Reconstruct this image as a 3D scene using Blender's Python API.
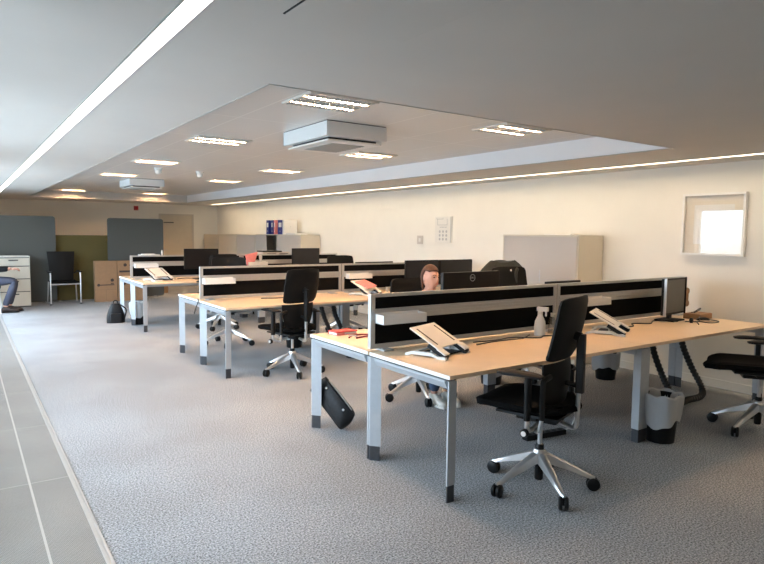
import bpy, bmesh, math, random
from mathutils import Vector, Matrix
R = math.radians
random.seed(7)
S = bpy.context.scene
COL = S.collection
for k in list(bpy.data.objects): bpy.data.objects.remove(k)

# ------------------------------------------------------------------ materials
def mat(name, col, rough=.5, metal=0, noise=0, nscale=60, bump=0, emit=None, estr=0, spec=.5, trans=0):
    m = bpy.data.materials.new(name); m.use_nodes = True
    nt = m.node_tree; b = nt.nodes['Principled BSDF']
    b.inputs['Base Color'].default_value = (*col, 1); b.inputs['Roughness'].default_value = rough
    b.inputs['Metallic'].default_value = metal; b.inputs['Specular IOR Level'].default_value = spec
    if emit: b.inputs['Emission Color'].default_value = (*emit, 1); b.inputs['Emission Strength'].default_value = estr
    if noise or bump:
        tc = nt.nodes.new('ShaderNodeTexCoord'); n = nt.nodes.new('ShaderNodeTexNoise')
        n.inputs['Scale'].default_value = nscale; n.inputs['Detail'].default_value = 3
        nt.links.new(tc.outputs['Object'], n.inputs['Vector'])
        if noise:
            r = nt.nodes.new('ShaderNodeValToRGB')
            r.color_ramp.elements[0].position = .3; r.color_ramp.elements[1].position = .7
            r.color_ramp.elements[0].color = (*[c*(1-noise) for c in col], 1)
            r.color_ramp.elements[1].color = (*[min(1, c*(1+noise)) for c in col], 1)
            nt.links.new(n.outputs['Fac'], r.inputs['Fac']); nt.links.new(r.outputs['Color'], b.inputs['Base Color'])
        if bump:
            bp = nt.nodes.new('ShaderNodeBump'); bp.inputs['Strength'].default_value = bump
            bp.inputs['Distance'].default_value = .002
            nt.links.new(n.outputs['Fac'], bp.inputs['Height']); nt.links.new(bp.outputs['Normal'], b.inputs['Normal'])
    return m

M = {}
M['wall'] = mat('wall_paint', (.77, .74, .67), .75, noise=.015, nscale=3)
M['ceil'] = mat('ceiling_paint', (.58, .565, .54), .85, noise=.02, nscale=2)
M['acbody'] = mat('air_unit_shell', (.70, .73, .74), .6, noise=.01, nscale=5)
M['fascia_lit'] = mat('fascia_window_lit', (.84, .86, .89), .8, noise=.01, nscale=2)  # ceiling bay's right face: window light put into a paler, bluer colour
M['base'] = mat('skirting_paint', (.80, .77, .70), .5, noise=.01, nscale=5)
M['alu'] = mat('satin_aluminium', (.52, .52, .51), .42, .55, noise=.04, nscale=40)
M['leg'] = mat('powder_coated_leg', (.43, .46, .49), .42, .25, noise=.03, nscale=30)
M['chrome'] = mat('polished_aluminium', (.62, .62, .62), .28, .75, noise=.02, nscale=30)
M['foot'] = mat('grey_plastic_foot', (.035, .037, .042), .55, noise=.1, nscale=50)
M['top'] = mat('pale_maple_laminate', (.86, .65, .44), .32, noise=.03, nscale=6)
M['topedge'] = mat('desk_edge_band', (.66, .58, .48), .4, noise=.03, nscale=9)
M['white'] = mat('white_plastic', (.78, .77, .74), .45, noise=.01, nscale=20)
M['offwhite'] = mat('off_white_metal', (.70, .68, .63), .5, noise=.01, nscale=20)
M['blackf'] = mat('black_fabric', (.006, .006, .006), .9, noise=.3, nscale=300, bump=.3, spec=.06)
M['blackp'] = mat('black_plastic', (.008, .008, .008), .45, noise=.1, nscale=80, spec=.25)
M['mesh'] = mat('black_back_shell', (.008, .008, .008), .6, noise=.1, nscale=200, spec=.18)
M['leather'] = mat('black_leather', (.008, .008, .009), .45, noise=.3, nscale=60, bump=.4, spec=.3)
M['screen'] = mat('dark_screen', (.007, .007, .008), .3, noise=.05, nscale=5)
M['gscreen'] = mat('grey_screen_back', (.10, .10, .09), .45, noise=.05, nscale=30)
M['steel'] = mat('cupboard_grey', (.53, .485, .43), .5, noise=.01, nscale=8)
M['tan'] = mat('cupboard_beige', (.60, .56, .47), .55, noise=.01, nscale=8)
M['door'] = mat('door_paint', (.56, .50, .40), .5, noise=.02, nscale=8)
M['gpanel'] = mat('grey_felt', (.105, .110, .104), .95, noise=.06, nscale=150, bump=.2, spec=.1)
M['opanel'] = mat('olive_felt', (.125, .10, .040), .95, noise=.06, nscale=150, bump=.2, spec=.1)
M['card'] = mat('cardboard', (.29, .175, .095), .85, noise=.05, nscale=15, bump=.1)
M['print'] = mat('black_print', (.05, .035, .03), .8, noise=.1, nscale=50)
M['pink'] = mat('pink_paper', (.85, .28, .27), .6, noise=.08, nscale=30)
M['lany'] = mat('dark_red_strap', (.22, .02, .03), .6, noise=.1, nscale=40)
M['red'] = mat('red_cover', (.62, .055, .05), .45, noise=.05, nscale=30)
M['paper'] = mat('white_paper', (.82, .80, .76), .7, noise=.01, nscale=30)
M['blue'] = mat('blue_binder', (.02, .035, .22), .45, noise=.1, nscale=30)
M['wood'] = mat('brown_wood_box', (.34, .19, .09), .6, noise=.12, nscale=25)
M['cable'] = mat('black_cable', (.02, .02, .02), .5, noise=.1, nscale=50)
M['wcable'] = mat('white_cable', (.75, .75, .72), .5, noise=.02, nscale=50)
M['skin'] = mat('skin', (.60, .33, .24), .55, noise=.05, nscale=20)
M['hair'] = mat('brown_hair', (.09, .035, .018), .55, noise=.3, nscale=90, bump=.4)
M['denim'] = mat('blue_denim', (.035, .06, .11), .85, noise=.2, nscale=200)
M['gtrous'] = mat('slate_trousers', (.045, .052, .08), .85, noise=.1, nscale=200)
M['jacket'] = mat('dark_jacket', (.012, .014, .017), .8, noise=.3, nscale=120, spec=.2)
M['green'] = mat('dark_green_jacket', (.022, .026, .022), .7, noise=.3, nscale=70, bump=.4)
M['sneaker'] = mat('white_sneaker', (.72, .70, .64), .5, noise=.05, nscale=60)
M['shoe'] = mat('brown_leather_shoe', (.03, .018, .014), .4, noise=.1, nscale=60)
M['eye'] = mat('eye', (.03, .02, .015), .2, noise=.1, nscale=60)
M['lip'] = mat('lip', (.5, .16, .14), .5, noise=.05, nscale=60)
M['rubber'] = mat('ribbed_rubber', (.014, .014, .014), .45, noise=.1, nscale=80)
M['vent'] = mat('vent_grey', (.42, .43, .42), .5, noise=.05, nscale=80)
M['dark'] = mat('dark_gap', (.02, .02, .02), .9, noise=.1, nscale=20)
M['alarm'] = mat('red_sounder', (.45, .02, .02), .35, noise=.05, nscale=20)
M['mat_board'] = mat('cream_mat_board', (.78, .70, .58), .8, noise=.01, nscale=20)
M['pinkliq'] = mat('pink_label', (.75, .22, .25), .4, noise=.05, nscale=40)
M['strip'] = mat('strip_diffuser', (.9, .9, .9), .5, noise=.01, nscale=2, emit=(1, .79, .55), estr=29)
M['strip2'] = mat('strip_diffuser_daylight', (.9, .9, .9), .5, noise=.01, nscale=2, emit=(1, .96, .90), estr=11)
M['tube'] = mat('fluorescent_tube', (.9, .9, .9), .5, noise=.01, nscale=2, emit=(1, .58, .29), estr=375)

def glassy(name, tint=(1, 1, 1), gl=.06, rough=.02):
    m = bpy.data.materials.new(name); m.use_nodes = True; nt = m.node_tree; nt.nodes.clear()
    o = nt.nodes.new('ShaderNodeOutputMaterial'); t = nt.nodes.new('ShaderNodeBsdfTransparent')
    g = nt.nodes.new('ShaderNodeBsdfGlossy'); mx = nt.nodes.new('ShaderNodeMixShader')
    t.inputs['Color'].default_value = (*tint, 1); g.inputs['Roughness'].default_value = rough
    mx.inputs['Fac'].default_value = gl
    nt.links.new(t.outputs[0], mx.inputs[1]); nt.links.new(g.outputs[0], mx.inputs[2]); nt.links.new(mx.outputs[0], o.inputs['Surface'])
    return m
M['pane'] = glassy('window_glass', gl=.04)
M['pglass'] = glassy('picture_glass', gl=.075)
M['cleargl'] = glassy('clear_bottle', (.75, .78, .78), .15, .1)

def liner_mat():
    m = bpy.data.materials.new('bin_liner_film'); m.use_nodes = True; nt = m.node_tree; b = nt.nodes['Principled BSDF']
    b.inputs['Base Color'].default_value = (.62, .64, .66, 1); b.inputs['Roughness'].default_value = .35
    o = nt.nodes['Material Output']; t = nt.nodes.new('ShaderNodeBsdfTransparent'); mx = nt.nodes.new('ShaderNodeMixShader')
    mx.inputs['Fac'].default_value = .74
    n = nt.nodes.new('ShaderNodeTexNoise'); n.inputs['Scale'].default_value = 25; bp = nt.nodes.new('ShaderNodeBump')
    bp.inputs['Strength'].default_value = .6; bp.inputs['Distance'].default_value = .01
    tc = nt.nodes.new('ShaderNodeTexCoord'); nt.links.new(tc.outputs['Object'], n.inputs['Vector'])
    nt.links.new(n.outputs['Fac'], bp.inputs['Height']); nt.links.new(bp.outputs['Normal'], b.inputs['Normal'])
    nt.links.new(t.outputs[0], mx.inputs[1]); nt.links.new(b.outputs[0], mx.inputs[2]); nt.links.new(mx.outputs[0], o.inputs['Surface'])
    return m
M['liner'] = liner_mat()

def carpet():
    m = bpy.data.materials.new('loop_carpet'); m.use_nodes = True; nt = m.node_tree; b = nt.nodes['Principled BSDF']
    L = nt.links.new
    tc = nt.nodes.new('ShaderNodeTexCoord')
    n = nt.nodes.new('ShaderNodeTexNoise'); n.inputs['Scale'].default_value = 100; n.inputs['Detail'].default_value = 4; n.inputs['Roughness'].default_value = .75
    n2 = nt.nodes.new('ShaderNodeTexNoise'); n2.inputs['Scale'].default_value = 1.1; n2.inputs['Detail'].default_value = 3
    L(tc.outputs['Object'], n.inputs['Vector']); L(tc.outputs['Object'], n2.inputs['Vector'])
    r = nt.nodes.new('ShaderNodeValToRGB'); e = r.color_ramp.elements
    e[0].position = .37; e[0].color = (.075, .080, .085, 1); e[1].position = .63; e[1].color = (.565, .60, .635, 1)
    L(n.outputs['Fac'], r.inputs['Fac'])
    r2 = nt.nodes.new('ShaderNodeValToRGB'); r2.color_ramp.elements[0].color = (.88, .87, .86, 1); r2.color_ramp.elements[1].color = (1, 1, 1, 1)
    r2.color_ramp.elements[0].position = .4; r2.color_ramp.elements[1].position = .6
    L(n2.outputs['Fac'], r2.inputs['Fac'])
    mx = nt.nodes.new('ShaderNodeMix'); mx.data_type = 'RGBA'; mx.blend_type = 'MULTIPLY'; mx.inputs['Factor'].default_value = 1
    L(r.outputs['Color'], mx.inputs['A']); L(r2.outputs['Color'], mx.inputs['B']); L(mx.outputs['Result'], b.inputs['Base Color'])
    b.inputs['Roughness'].default_value = .95; b.inputs['Specular IOR Level'].default_value = .15
    bp = nt.nodes.new('ShaderNodeBump'); bp.inputs['Strength'].default_value = .6; bp.inputs['Distance'].default_value = .004
    L(n.outputs['Fac'], bp.inputs['Height']); L(bp.outputs['Normal'], b.inputs['Normal'])
    return m
M['carpet'] = carpet()

def tiles():
    m = bpy.data.materials.new('metal_ceiling_planks'); m.use_nodes = True; nt = m.node_tree; b = nt.nodes['Principled BSDF']; L = nt.links.new
    tc = nt.nodes.new('ShaderNodeTexCoord'); mp = nt.nodes.new('ShaderNodeMapping')
    mp.inputs['Location'].default_value = (-1.895, -3.66, 0)
    br = nt.nodes.new('ShaderNodeTexBrick'); br.offset = 0
    br.inputs['Scale'].default_value = 1; br.inputs['Brick Width'].default_value = .572; br.inputs['Row Height'].default_value = 1.165
    br.inputs['Mortar Size'].default_value = .006; br.inputs['Mortar Smooth'].default_value = .2
    br.inputs['Color1'].default_value = (.66, .65, .63, 1); br.inputs['Color2'].default_value = (.63, .62, .60, 1)
    br.inputs['Mortar'].default_value = (.80, .79, .77, 1)
    L(tc.outputs['Object'], mp.inputs['Vector']); L(mp.outputs['Vector'], br.inputs['Vector']); L(br.outputs['Color'], b.inputs['Base Color'])
    b.inputs['Roughness'].default_value = .38; b.inputs['Metallic'].default_value = .1
    return m
M['tiles'] = tiles()

def grille():
    m = bpy.data.materials.new('perforated_grille'); m.use_nodes = True; nt = m.node_tree; b = nt.nodes['Principled BSDF']; L = nt.links.new
    tc = nt.nodes.new('ShaderNodeTexCoord')
    br = nt.nodes.new('ShaderNodeTexBrick'); br.offset = .5
    br.inputs['Scale'].default_value = 1; br.inputs['Brick Width'].default_value = .011; br.inputs['Row Height'].default_value = .0085
    br.inputs['Mortar Size'].default_value = .0022; br.inputs['Mortar Smooth'].default_value = .1
    br.inputs['Color1'].default_value = (.10, .10, .10, 1); br.inputs['Color2'].default_value = (.16, .16, .155, 1)
    br.inputs['Mortar'].default_value = (.40, .41, .40, 1)
    L(tc.outputs['Object'], br.inputs['Vector'])
    n = nt.nodes.new('ShaderNodeTexNoise'); n.inputs['Scale'].default_value = 2.2; L(tc.outputs['Object'], n.inputs['Vector'])
    mx = nt.nodes.new('ShaderNodeMix'); mx.data_type = 'RGBA'; mx.blend_type = 'MULTIPLY'; mx.inputs['Factor'].default_value = .35
    L(br.outputs['Color'], mx.inputs['A']); L(n.outputs['Fac'], mx.inputs['B']); L(mx.outputs['Result'], b.inputs['Base Color'])
    b.inputs['Roughness'].default_value = .45; b.inputs['Metallic'].default_value = .4
    bp = nt.nodes.new('ShaderNodeBump'); bp.inputs['Strength'].default_value = .5; bp.inputs['Distance'].default_value = .003
    L(br.outputs['Fac'], bp.inputs['Height']); L(bp.outputs['Normal'], b.inputs['Normal'])
    return m
M['grille'] = grille()

# ------------------------------------------------------------------ mesh helpers
def cat_rom(P, n=8):
    P = [Vector(p) for p in P]; Q = [P[0]*2-P[1]]+P+[P[-1]*2-P[-2]]; out = []
    for i in range(1, len(Q)-2):
        a, b, c, d = Q[i-1:i+3]
        for k in range(n):
            t = k/n
            out.append(.5*((2*b)+(c-a)*t+(2*a-5*b+4*c-d)*t*t+(3*b-a-3*c+d)*t**3))
    out.append(P[-1]); return out

class MB:
    def __init__(s): s.bm = bmesh.new()
    def box(s, x0, x1, y0, y1, z0, z1, bev=0, mtx=None):
        g = bmesh.ops.create_cube(s.bm, size=1); vs = g['verts']
        for v in vs: v.co = Vector(((x0+x1)/2+v.co.x*(x1-x0), (y0+y1)/2+v.co.y*(y1-y0), (z0+z1)/2+v.co.z*(z1-z0)))
        if bev:
            es = list({e for v in vs for e in v.link_edges})
            r = bmesh.ops.bevel(s.bm, geom=es, offset=bev, segments=2, affect='EDGES', profile=.7)
            vs = list({v for f in r['faces'] for v in f.verts} | {v for v in vs if v.is_valid})
        if mtx is not None:
            for v in vs: v.co = mtx @ v.co
        return s
    def prism(s, poly, z0, z1):
        a = [s.bm.verts.new((x, y, z0)) for x, y in poly]; b = [s.bm.verts.new((x, y, z1)) for x, y in poly]
        n = len(poly); s.bm.faces.new(a[::-1]); s.bm.faces.new(b)
        for i in range(n): s.bm.faces.new((a[i], a[(i+1) % n], b[(i+1) % n], b[i]))
        return s
    def loft(s, rings, cap=True, closed=True):
        V = [[s.bm.verts.new(p) for p in r] for r in rings]; n = len(rings[0])
        for i in range(len(V)-1):
            for j in range(n if closed else n-1):
                s.bm.faces.new((V[i][j], V[i][(j+1) % n], V[i+1][(j+1) % n], V[i+1][j]))
        if cap: s.bm.faces.new(V[0][::-1]); s.bm.faces.new(V[-1])
        return s
    def tube(s, pts, r, n=10, smooth=0, cap=True, flat=1.0):
        if smooth: pts = cat_rom(pts, smooth)
        pts = [Vector(p) for p in pts]; rings = []; up = None
        for i, p in enumerate(pts):
            t = (pts[min(i+1, len(pts)-1)]-pts[max(i-1, 0)]).normalized()
            if up is None: up = Vector((0, 0, 1)) if abs(t.z) < .9 else Vector((1, 0, 0))
            sd = t.cross(up).normalized(); up = sd.cross(t).normalized()
            rr = r(i/(len(pts)-1)) if callable(r) else r
            rings.append([p+sd*math.cos(2*math.pi*k/n)*rr+up*math.sin(2*math.pi*k/n)*rr*flat for k in range(n)])
        return s.loft(rings, cap)
    def lathe(s, prof, n=24, c=(0, 0, 0), axis='z', cap=True):
        rings = []
        for r, z in prof:
            ring = []
            for k in range(n):
                a = 2*math.pi*k/n; x, y = r*math.cos(a), r*math.sin(a)
                p = {'z': (x, y, z), 'x': (z, x, y), 'y': (x, z, y)}[axis]
                ring.append(Vector(c)+Vector(p))
            rings.append(ring)
        return s.loft(rings, cap)
    def slab(s, fn, nu, nv, th):
        # fn(u,v) -> point on the front surface; thickness along the numeric normal
        A, B = [], []
        for j in range(nv+1):
            ra, rb = [], []
            for i in range(nu+1):
                u, v = i/nu, j/nv; p = Vector(fn(u, v))
                du = Vector(fn(min(u+.01, 1), v))-Vector(fn(max(u-.01, 0), v)); dv = Vector(fn(u, min(v+.01, 1)))-Vector(fn(u, max(v-.01, 0)))
                nn = du.cross(dv); nn = nn.normalized() if nn.length > 1e-9 else Vector((0, 0, 1))
                e = min(u, 1-u, v, 1-v); k = th*(.45+.55*min(1, e*8))
                ra.append(s.bm.verts.new(p+nn*k/2)); rb.append(s.bm.verts.new(p-nn*k/2))
            A.append(ra); B.append(rb)
        for j in range(nv):
            for i in range(nu):
                s.bm.faces.new((A[j][i], A[j][i+1], A[j+1][i+1], A[j+1][i])); s.bm.faces.new((B[j][i], B[j+1][i], B[j+1][i+1], B[j][i+1]))
        for j in range(nv):
            s.bm.faces.new((A[j][0], A[j+1][0], B[j+1][0], B[j][0])); s.bm.faces.new((A[j][nu], B[j][nu], B[j+1][nu], A[j+1][nu]))
        for i in range(nu):
            s.bm.faces.new((A[0][i], B[0][i], B[0][i+1], A[0][i+1])); s.bm.faces.new((A[nv][i], A[nv][i+1], B[nv][i+1], B[nv][i]))
        return s
    def ell(s, c, rx, ry, rz, n=16):
        g = bmesh.ops.create_uvsphere(s.bm, u_segments=n, v_segments=n//2+2, radius=1)
        for v in g['verts']: v.co = Vector((c[0]+v.co.x*rx, c[1]+v.co.y*ry, c[2]+v.co.z*rz))
        return s
    def build(s, name, m, parent=None, smooth=False, loc=None, rot=None):
        bmesh.ops.recalc_face_normals(s.bm, faces=s.bm.faces)
        me = bpy.data.meshes.new(name); s.bm.to_mesh(me); s.bm.free()
        me.materials.append(M[m] if isinstance(m, str) else m)
        if smooth:
            for p in me.polygons: p.use_smooth = True
        o = bpy.data.objects.new(name, me); COL.objects.link(o)
        if parent: o.parent = parent
        if loc: o.location = loc
        if rot: o.rotation_euler = rot
        if smooth:
            try: me.set_sharp_from_angle(angle=R(42))
            except Exception: pass
        return o

def tag(o, label, cat, group=None):
    o['label'] = label; o['category'] = cat
    if group: o['group'] = group
    return o
def thing(name, label, cat, loc=(0, 0, 0), rz=0, group=None):
    o = bpy.data.objects.new(name, None); COL.objects.link(o); o.empty_display_size = .1
    o.location = loc; o.rotation_euler = (0, 0, rz); return tag(o, label, cat, group)
def struct(o): o['kind'] = 'structure'; return o
def copy_tree(o, parent=None):
    c = o.copy(); COL.objects.link(c)
    if parent: c.parent = parent
    for ch in list(o.children): copy_tree(ch, c)
    return c
def dup(o, loc, rz, label, group=None):
    c = copy_tree(o); c.location = loc; c.rotation_euler = (0, 0, rz); c['label'] = label
    if group: c['group'] = group
    return c

# ------------------------------------------------------------------ room
XL, XR, YB, YF, ZS, ZT = -.35, 6.3, -3.0, 17.8, 2.27, 2.455
struct(MB().box(XL-.2, XR+.2, YB-.2, YF+.2, -.12, 0).build('floor', 'carpet'))
struct(MB().box(XR, XR+.15, YB, YF, 0, 2.7).build('wall_right', 'wall'))
struct(MB().box(XL, XR+.15, YF, YF+.15, 0, 2.7).build('wall_far', 'wall'))
struct(MB().box(XL, XR+.15, YB-.15, YB, 0, 2.7).build('wall_back', 'wall'))
# window wall on the left (the camera stands beside it)
wins = [(2.3, 3.1), (3.6, 6.95), (8.0, 10.6), (11.0, 13.2)]
wz0, wz1 = .45, 2.12
w = MB(); ys = YB
w.box(XL-.2, XL, YB, YF, 0, wz0); w.box(XL-.2, XL, YB, YF, wz1, 2.7)
for a, b in wins: w.box(XL-.2, XL, ys, a, wz0, wz1); ys = b
w.box(XL-.2, XL, ys, YF, wz0, wz1)
struct(w.build('wall_left', 'wall'))
for i, (a, b) in enumerate(wins):
    f = MB(); t = .05
    f.box(XL-.16, XL-.10, a, b, wz0, wz0+t).box(XL-.16, XL-.10, a, b, wz1-t, wz1).box(XL-.16, XL-.10, a, a+t, wz0+t, wz1-t).box(XL-.16, XL-.10, b-t, b, wz0+t, wz1-t)
    m_ = (a+b)/2; f.box(XL-.155, XL-.105, m_-.02, m_+.02, wz0+t, wz1-t)
    fo = struct(f.build('window_%d' % (i+1), 'white'))
    MB().box(XL-.134, XL-.130, a+t, b-t, wz0+t, wz1-t).build('pane', 'pane', fo)
    if i == 1:
        bl = MB(); z = wz1-.06
        while z > wz0+.06:
            bl.box(-.012, .012, a+.06, b-.06, -.001, .001, mtx=Matrix.Translation((XL-.06, 0, z)) @ Matrix.Rotation(R(4), 4, 'Y')); z -= .045
        bl.box(XL-.075, XL-.045, a+.05, b-.05, wz1-.05, wz1-.02)
        bl.build('window_blind', 'white', fo)
# baseboards
struct(MB().box(XR-.014, XR, YB, YF, 0, .085).build('baseboard_right', 'base'))
struct(MB().box(XL, XR-.014, YF-.014, YF, 0, .085).build('baseboard_far', 'base'))
# ceiling: soffit with a recessed bay and two slots for the light lines
TX0, TX1, TY0, TY1 = 1.30, 4.97, 2.90, 16.3
LX0, LX1, RX0, RX1 = .612, .70, 5.81, 5.88
c = MB()
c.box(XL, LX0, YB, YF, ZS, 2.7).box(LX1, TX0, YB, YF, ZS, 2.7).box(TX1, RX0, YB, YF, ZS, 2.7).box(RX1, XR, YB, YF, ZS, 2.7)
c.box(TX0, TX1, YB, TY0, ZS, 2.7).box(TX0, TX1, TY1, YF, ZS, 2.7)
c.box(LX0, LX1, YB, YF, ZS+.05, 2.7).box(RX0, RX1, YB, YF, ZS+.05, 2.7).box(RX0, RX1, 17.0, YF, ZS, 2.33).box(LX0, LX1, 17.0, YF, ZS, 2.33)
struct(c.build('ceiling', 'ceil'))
struct(MB().box(TX0, TX1, TY0, TY1, ZT, 2.65).build('ceiling', 'tiles'))
tr = MB(); e = .006
tr.box(TX0, TX0+e, TY0, TY1, ZS-.004, ZS+.02).box(TX0, TX1, TY0, TY0+e, ZS-.004, ZS+.02)
struct(tr.build('trim_1', 'alu'))
struct(MB().box(TX1-.012, TX1, TY0+.01, TY1, ZS+.006, ZT).build('trim_2', 'fascia_lit'))  # added board, coloured brighter than the soffit to carry the window light
struct(MB().box(TX1-.018, TX1-.002, TY0+.01, TY1, ZS-.003, ZS+.003).build('trim_3', 'vent'))
for (a, b, y0, mm, lab) in ((LX0, LX1, YB+.2, 'strip2', 'long white recessed light line crossing the ceiling at left'), (RX0, RX1, YB+.2, 'strip', 'thin warm white recessed light line along the right wall')):
    o = thing('linear_light', lab, 'light', ((a+b)/2, 7, ZS+.03), 0)
    L = 17.0-y0; w_ = (b-a)/2-.002
    dz = -.026 if a > 3 else -.012
    MB().box(-w_+.003, w_-.003, y0-7, 10.0, dz, .0).build('diffuser', mm, o)
    MB().box(-w_-.001, -w_+.006, y0-7, 10.0, -.034, -.013).box(w_-.006, w_+.001, y0-7, 10.0, -.034, -.013).build('housing', 'alu', o)
# ceiling hatch
o = thing('access_hatch', 'square access panel outlined by thin dark gaps in the near ceiling', 'hatch', (1.18, 1.62, ZS))
MB().box(-.253, .253, -.333, .333, -.003, .004).build('seal', 'dark', o)
MB().box(-.247, .247, -.327, .327, -.006, -.003).build('panel', 'ceil', o)
# floor grille
o = thing('floor_grille', 'long perforated metal heating grille let into the floor at left', 'grille', (0, 7, 0))
MB().box(-.30, .495, -9.5, 10.6, .001, .010).build('mesh_panel', 'grille', o)
b = MB(); b.box(.495, .508, -9.5, 10.6, .0005, .014); b.box(.520, .530, -9.5, 10.6, .0005, .009); b.box(.508, .520, -9.5, 10.6, .0005, .004)
b.box(-.31, -.30, -9.5, 10.6, .0005, .012)
b.build('edge_frame', 'alu', o)
MB().box(.281, .292, -9.5, 10.6, .010, .0125).build('long_joint', 'alu', o)
y = -2.9
while y < 10: MB().box(-.30, .281, y, y+.006, .010, .0112).box(.292, .495, y, y+.006, .010, .0112).build('cross_joint', 'vent', o); y += 1.2

# door, sign, sounder
d = MB(); DX0, DX1, DZ = 4.66, 5.54, 1.965
d.box(DX0-.05, DX0, YF-.03, YF, .0, DZ+.04).box(DX1, DX1+.05, YF-.03, YF, 0, DZ+.04).box(DX0, DX1, YF-.03, YF, DZ, DZ+.04)
do = struct(d.build('door_1', 'steel'))
MB().box(DX0, DX1, YF-.018, YF-.002, .02, DZ).build('door_leaf', 'door', do)
MB().tube([(DX0+.06, YF-.02, 1.0), (DX0+.06, YF-.06, 1.0), (DX0+.17, YF-.06, 1.0)], .009, 8).build('door_handle', 'alu', do)
b = MB().box(4.74, 5.02, YF-.024, YF-.018, 1.745, 1.775).build('door_sign', 'gpanel', do)
o = thing('alarm_sounder', 'small red fire alarm sounder high on the far wall', 'alarm', (4.01, YF-.002, 2.14))
MB().lathe([(.055, 0), (.055, -.03), (.045, -.05), (.045, -.075), (.02, -.09)], 20, axis='y').build('horn', 'alarm', o, True)
MB().box(-.06, .06, -.004, 0, -.06, .06).build('base_plate', 'alarm', o)

# picture, switch and notice on right wall
o = thing('framed_picture', 'white framed picture behind reflective glass on the right wall', 'picture', (XR, 3.21, 1.655))
hy, hz = .315, .315
f = MB()
f.box(-.045, -.002, -hy, -hy+.022, -hz, hz).box(-.045, -.002, hy-.022, hy, -hz, hz).box(-.045, -.002, -hy+.022, hy-.022, -hz, -hz+.022).box(-.045, -.002, -hy+.022, hy-.022, hz-.022, hz)
f.build('frame', 'white', o)
MB().box(-.012, -.004, -hy+.022, hy-.022, -hz+.022, hz-.022).build('mat_board', 'mat_board', o)
MB().box(-.014, -.012, -.20, .20, -.20, .20).build('print', 'paper', o)
MB().box(-.034, -.032, -hy+.022, hy-.022, -hz+.022, hz-.022).build('glass', 'pglass', o)
o = thing('light_switch', 'small white switch plate on the right wall left of the notice', 'switch', (XR, 8.02, 1.425))
MB().box(-.012, -.001, -.075, .075, -.07, .07, .003).build('plate', 'steel', o)
MB().box(-.019, -.012, -.025, .025, -.03, .03, .002).build('rocker', 'offwhite', o)
o = thing('wall_notice', 'white notice board with small grey drawings on the right wall', 'notice', (XR, 7.42, 1.595))
MB().box(-.02, -.001, -.20, .20, -.205, .205, .002).build('board', 'offwhite', o)
g = MB()
g.box(-.022, -.02, -.19, -.175, -.20, .20)
for (yy, zz, ww, hh) in ((.02, .12, .12, .05), (.08, .175, .08, .012), (.06, .04, .02, .01), (.0, .04, .02, .01), (-.06, .04, .02, .01)):
    g.box(-.022, -.02, yy-ww, yy+ww, zz-hh, zz-hh+.008); g.box(-.022, -.02, yy-ww, yy-ww+.008, zz-hh, zz+hh); g.box(-.022, -.02, yy+ww-.008, yy+ww, zz-hh, zz+hh)
for zz in (-.03, -.09, -.15):
    for yy in (.08, -.0, -.08): g.lathe([(.022, -.022), (.022, -.02)], 12, (0, yy, zz), 'x')
g.build('drawing', 'vent', o)

# ------------------------------------------------------------------ ceiling fittings
def luminaire(loc, label):
    o = thing('ceiling_light', label, 'ceiling light', loc, 0, 'recessed louvre lights in the ceiling bay')
    h = .275
    f = MB(); f.box(-h, h, -.215, -.20, -.012, 0).box(-h, h, .20, .215, -.012, 0).box(-h, -h+.015, -.20, .20, -.012, 0).box(h-.015, h, -.20, .20, -.012, 0).box(-h+.015, h-.015, -.012, .012, -.010, 0)
    f.build('frame', 'offwhite', o)
    l = MB()
    for i in range(14):
        x = -h+.03+i*(2*h-.06)/13; l.box(x-.004, x+.004, -.20, -.012, -.016, -.009); l.box(x-.004, x+.004, .012, .20, -.016, -.009)
    for yy in (-.13, -.07, .07, .13): l.box(-h+.015, h-.015, yy-.010, yy+.010, -.014, -.0012)
    l.build('louvre', 'alu', o)
    for yy in (-.10, .10):
        MB().box(-h+.03, h-.03, yy-.017, yy+.017, -.007, -.002).build('tube', 'tube', o)
    return o
first = luminaire((2.20, 3.86, ZT), 'nearest recessed ceiling light at left of the bay, in front of near air unit')
rows = [3.86, 6.15, 8.55, 10.95, 13.4, 15.9]
names = ['nearest', 'second', 'third', 'fourth', 'fifth', 'farthest']
for j, x in enumerate((2.20, 4.03)):
    for i, y in enumerate(rows):
        if i == 0 and j == 0: continue
        if i == 4: continue
        dup(first, (x, y, ZT), 0, '%s recessed light of the %s row of the ceiling bay' % (names[i], ('left', 'right')[j]) if i != 5 else 'farthest recessed light of the %s row, close to the far wall' % ('left', 'right')[j])

def ac(loc, label):
    o = thing('air_conditioner', label, 'air conditioner', loc, 0)
    MB().box(-.30, .30, -.41, .41, -.125, -.006).build('casing', 'acbody', o)
    MB().box(-.295, .295, -.405, .405, -.006, 0).build('gap_seal', 'dark', o)
    MB().box(-.24, .24, -.33, .33, -.145, -.125).build('recess', 'dark', o)
    MB().box(-.27, .27, -.37, .37, -.160, -.145, .004).build('fascia_panel', 'white', o)
    g = MB(); g.box(-.17, .17, -.25, .25, -.163, -.160)
    for i in range(12): g.box(-.165, .165, -.24+i*.042, -.225+i*.042, -.166, -.163)
    g.build('intake_grille', 'vent', o)
    return o
a1 = ac((2.81, 4.87, ZT), 'nearest boxy white air conditioner hanging from the ceiling bay')
dup(a1, (2.80, 11.95, ZT), 0, 'small far white air conditioner hanging near the end of the ceiling bay')
def sensor(x, y, label):
    o = thing('ceiling_sensor', label, 'sensor', (x, y, ZT))
    MB().lathe([(.06, 0), (.06, -.02), (.045, -.03), (.045, -.075), (.02, -.095)], 18).build('housing', 'white', o, True)
    MB().lathe([(.065, -.001), (.065, -.008)], 18).build('collar', 'white', o)
sensor(2.45, 9.42, 'white ceiling sensor at left, beyond the third light')
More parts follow.
